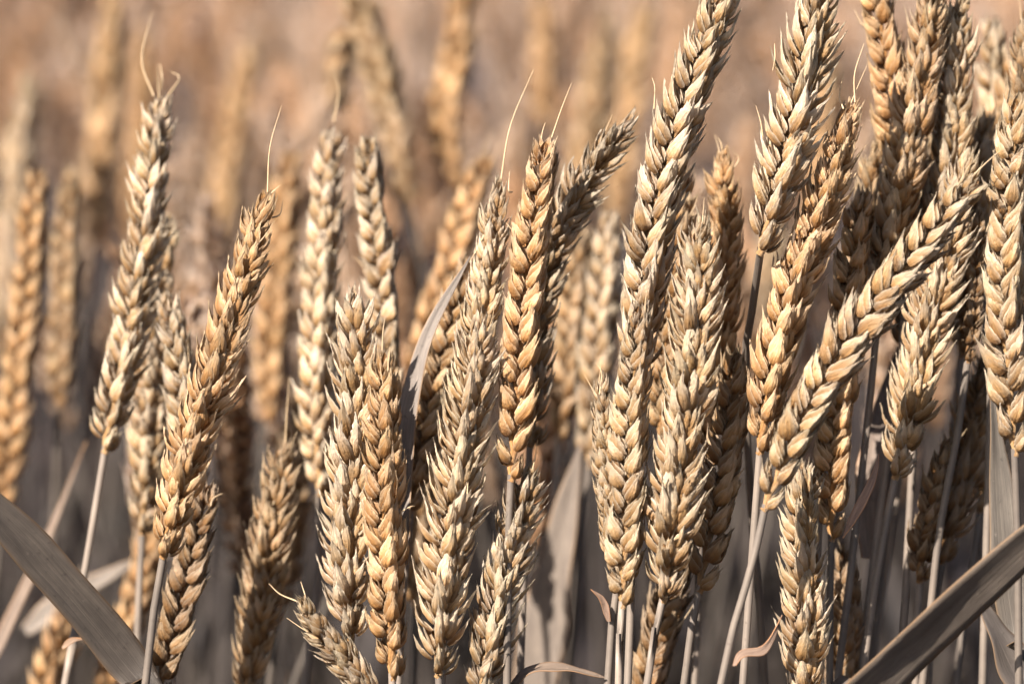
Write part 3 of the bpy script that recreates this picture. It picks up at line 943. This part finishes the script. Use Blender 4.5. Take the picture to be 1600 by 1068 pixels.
# ------------------------------------------------------------------ the rest of the field
def low_stalk(rng, nu, nv, simple=False, with_leaves=True):
    """one whole plant about 0.85 m tall rooted at the origin; returns separate stem, ear and leaf geometry"""
    H = rng.uniform(0.70, 0.76)
    lean = rng.normal(0, 0.035, 2)
    P = [np.array([0, 0, -0.01]), np.array([lean[0] * 0.2, lean[1] * 0.2, H * 0.4]), np.array([lean[0] * 0.8, lean[1] * 0.8, H * 0.8]),
         np.array([lean[0] * 1.3, lean[1] * 1.3, H])]
    lowp = nu < 5
    SC, _ = catmull(P, 4 if simple else 8 if lowp else 16)
    stem = Geo()
    v, f, uv = tube(SC, np.full(len(SC), 1.3 * MM), 3 if simple else 4 if lowp else 6)
    stem.add(v, f, uv, 0.5, 1)
    d = unit(P[-1] - P[-2])
    b = rng.normal(0, 0.30, 2)
    L = rng.uniform(0.075, 0.105)
    E = [P[-1], P[-1] + d * L * 0.5 + np.array([b[0], b[1], 0]) * L * 0.15, P[-1] + d * L * 0.96 + np.array([b[0], b[1], 0]) * L * 0.6]
    lay, rach, C, T, L = ear_layout(rng, E[::-1], rng.uniform(0, 3.14), 1.0, None, 15.0, 7.5 if simple else 4.4)
    ear = Geo()
    v, f, uv = tube(rach[::6] if simple else rach, np.full(len(rach[::6] if simple else rach), 0.9 * MM), 3)
    ear.add(v, f, uv * np.array([1, 0.0]) + np.array([0, 0.3]), 0.4)
    for (M, sc, tip, s) in lay:
        if simple:
            v, f, uv = bract(rng, 11.5, 3.7, 4, 2, wrap=2.9, depth=0.7, bow=0.3, beak=0.4)
            g = [(v, f, uv, rng.uniform(0, 1))]
        elif nu < 5:
            g = []
            for sd in (-1, 1):
                v, f, uv = bract(rng, 10.0, 2.2, nu, nv, wrap=1.7, depth=0.95, bow=0.5, beak=0.8)
                A = rot('Y', sd * R(15)) @ rot('Z', -sd * R(40))
                g.append((v @ A.T + np.array([sd * 1.5, 0.5, 0.4]), f, uv, rng.uniform(0, 1)))
            v, f, uv = bract(rng, 8.5, 1.9, nu, nv, wrap=2.0, depth=1.0, bow=0.3, beak=0.6)
            g.append((v + np.array([0, 0.6, 2.6]), f, uv, rng.uniform(0, 1)))
        else:
            q = spikelet_geo(rng, rng.uniform(0.1, 0.9), nu, nv, detail=False)
            g = [(a, b_, c, t) for a, b_, c, t in zip(q.v, [ff - ff.min() for ff in q.f], q.uv, [tt[0] for tt in q.tone])]
        for (v, f, uv, t) in g:
            ear.add((v * MM * sc) @ M[:3, :3].T + M[:3, 3], f, uv, t)
    leaves = []
    if with_leaves:
        for hgt in rng.uniform(0.2, 0.66, 6 if not simple else 3):
            p0 = P[-1] * hgt
            a = rng.uniform(0, 6.28)
            dr = np.array([math.cos(a), math.sin(a), 0])
            ln = rng.uniform(0.12, 0.26)
            q = [p0, p0 + dr * ln * 0.3 + np.array([0, 0, ln * 0.35]), p0 + dr * ln * 0.7 + np.array([0, 0, ln * 0.25 * rng.uniform(-1, 1)]),
                 p0 + dr * ln * 0.95 + np.array([0, 0, -ln * rng.uniform(0.1, 0.8)])]
            leaves.append(leaf_geo(q, rng.uniform(0.008, 0.014), (0, 0, 1), nl=4 if simple else 6 if lowp else 10, nw=2, twist=rng.uniform(-1, 1), rng=rng,
                                   thick=0.0 if lowp else 0.00022))
    return stem, ear, leaves


FR = np.random.default_rng(21)
HALF = SENSOR / FOCAL / 2
# plants standing behind the front row, each its own thing
protos = []
for k in range(7):
    st, er, lv = low_stalk(FR, 6, 6)
    ms = mesh_from('stem', *st.arrays()[:4], [M_STEM_SHADE])
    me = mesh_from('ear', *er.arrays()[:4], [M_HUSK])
    ml = [mesh_from('leaf', *l_.arrays()[:4], [M_LEAF_SHADE]) for l_ in lv]
    protos.append((ms, me, ml, float(er.arrays()[0][:, 2].max())))


def frame_y(p):
    d = (p - CAM).dot(FWD)
    k = SENSOR / FOCAL / 1600.0 * d
    return 534 - (p - CAM).dot(UP) / k


spots = []
tries = 0
while len(spots) < 226 and tries < 20000:
    tries += 1
    d = FOCUS + 0.26 + 1.75 * FR.uniform() ** 1.25
    x = FR.uniform(-1, 1) * (HALF * d * 1.06)
    p = CAM + FWD * d
    y = p[1]
    if any((x - a) ** 2 + (y - b) ** 2 < 0.028 ** 2 for a, b, *_ in spots):
        continue
    top = FR.uniform(0.775, 0.86) if d > FOCUS + 0.8 else FR.uniform(0.74, 0.825)
    spots.append((x, y, top, d))
for (x, y, top, d) in spots:
    ms, me, ml, h = protos[FR.integers(len(protos))]
    th = bpy.data.objects.new('wheat_stalk', None)
    COL.objects.link(th)
    th.location = (x, y, 0)
    th.rotation_euler = (FR.normal(0, 0.035), FR.normal(0, 0.035), FR.uniform(0, 6.28))
    s = top / h
    th.scale = (1, 1, s)
    th['category'] = 'wheat'
    th['group'] = 'out-of-focus wheat behind the front row'
    cn = ['straw', 'gold', 'orange', 'pale', 'brown'][FR.integers(5)]
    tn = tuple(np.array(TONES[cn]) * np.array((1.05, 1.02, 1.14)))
    th['label'] = 'out-of-focus wheat stalk with a ' + {'straw': 'plain straw-coloured', 'gold': 'yellow golden', 'orange': 'warm orange-brown', 'pale': 'pale whitish',
                   'brown': 'dull brown'}[cn] + (' ear in the row close behind the front ears' if d < FOCUS + 0.8 else ' ear deep in the field behind the front ears')
    k = FR.uniform(0.9, 1.08)
    far_k = 1.0 if d < FOCUS + 1.3 else 2.0  # far stems and leaves lightened: sunlit canopy put into the colour
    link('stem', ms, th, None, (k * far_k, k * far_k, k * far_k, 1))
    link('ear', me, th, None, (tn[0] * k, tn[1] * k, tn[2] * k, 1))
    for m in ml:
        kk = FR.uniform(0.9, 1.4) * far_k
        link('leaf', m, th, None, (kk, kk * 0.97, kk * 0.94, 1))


def field_mass():
    """all further plants, too many to count, joined in one mesh"""
    near = [low_stalk(FR, 3, 2) for _ in range(6)]
    far = [low_stalk(FR, 3, 3, True) for _ in range(6)]
    def pack(t):
        st, er, lv = t
        v, f, uv, tn, mi = er.arrays()
        mats = [np.zeros(len(f), int)]
        vm = [np.ones(len(v))]
        V, F, U, Tn = [v], [f], [uv], [tn]
        n = len(v)
        for i, gg in enumerate([st] + lv):
            v, f, uv, tn, mi = gg.arrays()
            V.append(v); F.append(f + n); U.append(uv); Tn.append(tn)
            mats.append(np.full(len(f), 1 if i == 0 else 2))
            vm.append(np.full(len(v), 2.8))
            n += len(v)
        return [np.concatenate(a) for a in (V, F, U, Tn, mats, vm)]
    near = [pack(t) for t in near]
    far = [pack(t) for t in far]
    pts = []
    y0 = AIM[1]
    taken = {}
    def inside(x, y, m):
        d = (np.array([x, y, 0.8]) - CAM).dot(FWD)
        return abs(x) < HALF * d * m
    # beside the picture, the same front edge of the field goes on
    for _ in range(900):
        x, y = FR.uniform(-1.3, 1.3), y0 + FR.uniform(-0.02, 1.1)
        if not inside(x, y, 1.0) and not inside(abs(x) - 0.10, y, 1.0):
            pts.append((x, y, 4))
    # short wheat added out of view before the front row, shading the lower stems
    for _ in range(620):
        x, y = FR.uniform(-1.0, 0.75), y0 + FR.uniform(-0.75, -0.06)
        pts.append((x, y, 2))
    # shorter tillers added between the stems to keep the gaps in shade
    for _ in range(480):
        x, y = FR.uniform(-0.45, 0.45), y0 + FR.uniform(0.02, 1.0)
        pts.append((x, y, 3))
    # behind, closed up by the rows between the single plants
    for _ in range(420):
        d = FR.uniform(FOCUS + 0.9, FOCUS + 2.2)
        y = (CAM + FWD * d)[1]
        pts.append((FR.uniform(-1, 1) * (HALF * d + 0.12), y, 0))
    for _ in range(2950):
        y = y0 + 1.9 + 7.0 * FR.uniform() ** 0.8
        pts.append((FR.uniform(-1, 1) * (0.20 * (y + 1.2) + 0.5), y, 1))
    for _ in range(2000):
        y = y0 + 1.0 + 8.0 * FR.uniform() ** 0.7
        x = FR.uniform(-1, 1) * (0.75 * (y + 1.2) + 0.6)
        if abs(x) > 0.20 * (y + 1.2) + 0.4:
            pts.append((x, y, 1))
    V, F, U, Tn, Mi, Ti = [], [], [], [], [], []
    n = 0
    tl = list(TONES.values())
    for (x, y, lod) in pts:
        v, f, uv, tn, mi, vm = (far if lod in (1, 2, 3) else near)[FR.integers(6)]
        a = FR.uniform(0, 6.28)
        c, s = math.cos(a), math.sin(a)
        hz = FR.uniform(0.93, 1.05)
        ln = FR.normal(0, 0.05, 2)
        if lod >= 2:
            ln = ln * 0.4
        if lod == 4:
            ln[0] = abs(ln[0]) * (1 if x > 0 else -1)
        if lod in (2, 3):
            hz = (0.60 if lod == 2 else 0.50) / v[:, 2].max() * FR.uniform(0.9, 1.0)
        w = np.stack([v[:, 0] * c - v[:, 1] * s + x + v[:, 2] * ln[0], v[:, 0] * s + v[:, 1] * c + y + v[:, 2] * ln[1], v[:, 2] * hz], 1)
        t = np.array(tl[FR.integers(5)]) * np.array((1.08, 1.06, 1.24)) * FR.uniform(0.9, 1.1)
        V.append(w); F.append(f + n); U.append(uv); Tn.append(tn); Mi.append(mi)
        km = vm if lod == 1 else np.ones(len(w))  # far plants: sunlight on stems and leaves painted in through the tint
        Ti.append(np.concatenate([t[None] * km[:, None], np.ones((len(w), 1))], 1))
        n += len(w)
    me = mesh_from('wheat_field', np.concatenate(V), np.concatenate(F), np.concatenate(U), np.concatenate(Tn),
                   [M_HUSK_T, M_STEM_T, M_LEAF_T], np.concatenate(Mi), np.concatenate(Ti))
    o = link('wheat_field', me)
    o['kind'] = 'stuff'
    o['label'] = 'ripe wheat field stretching away behind the front ears as one blurred mass'
    o['category'] = 'wheat field'
    print('field tris', sum(len(f) for f in F) * 2)
field_mass()
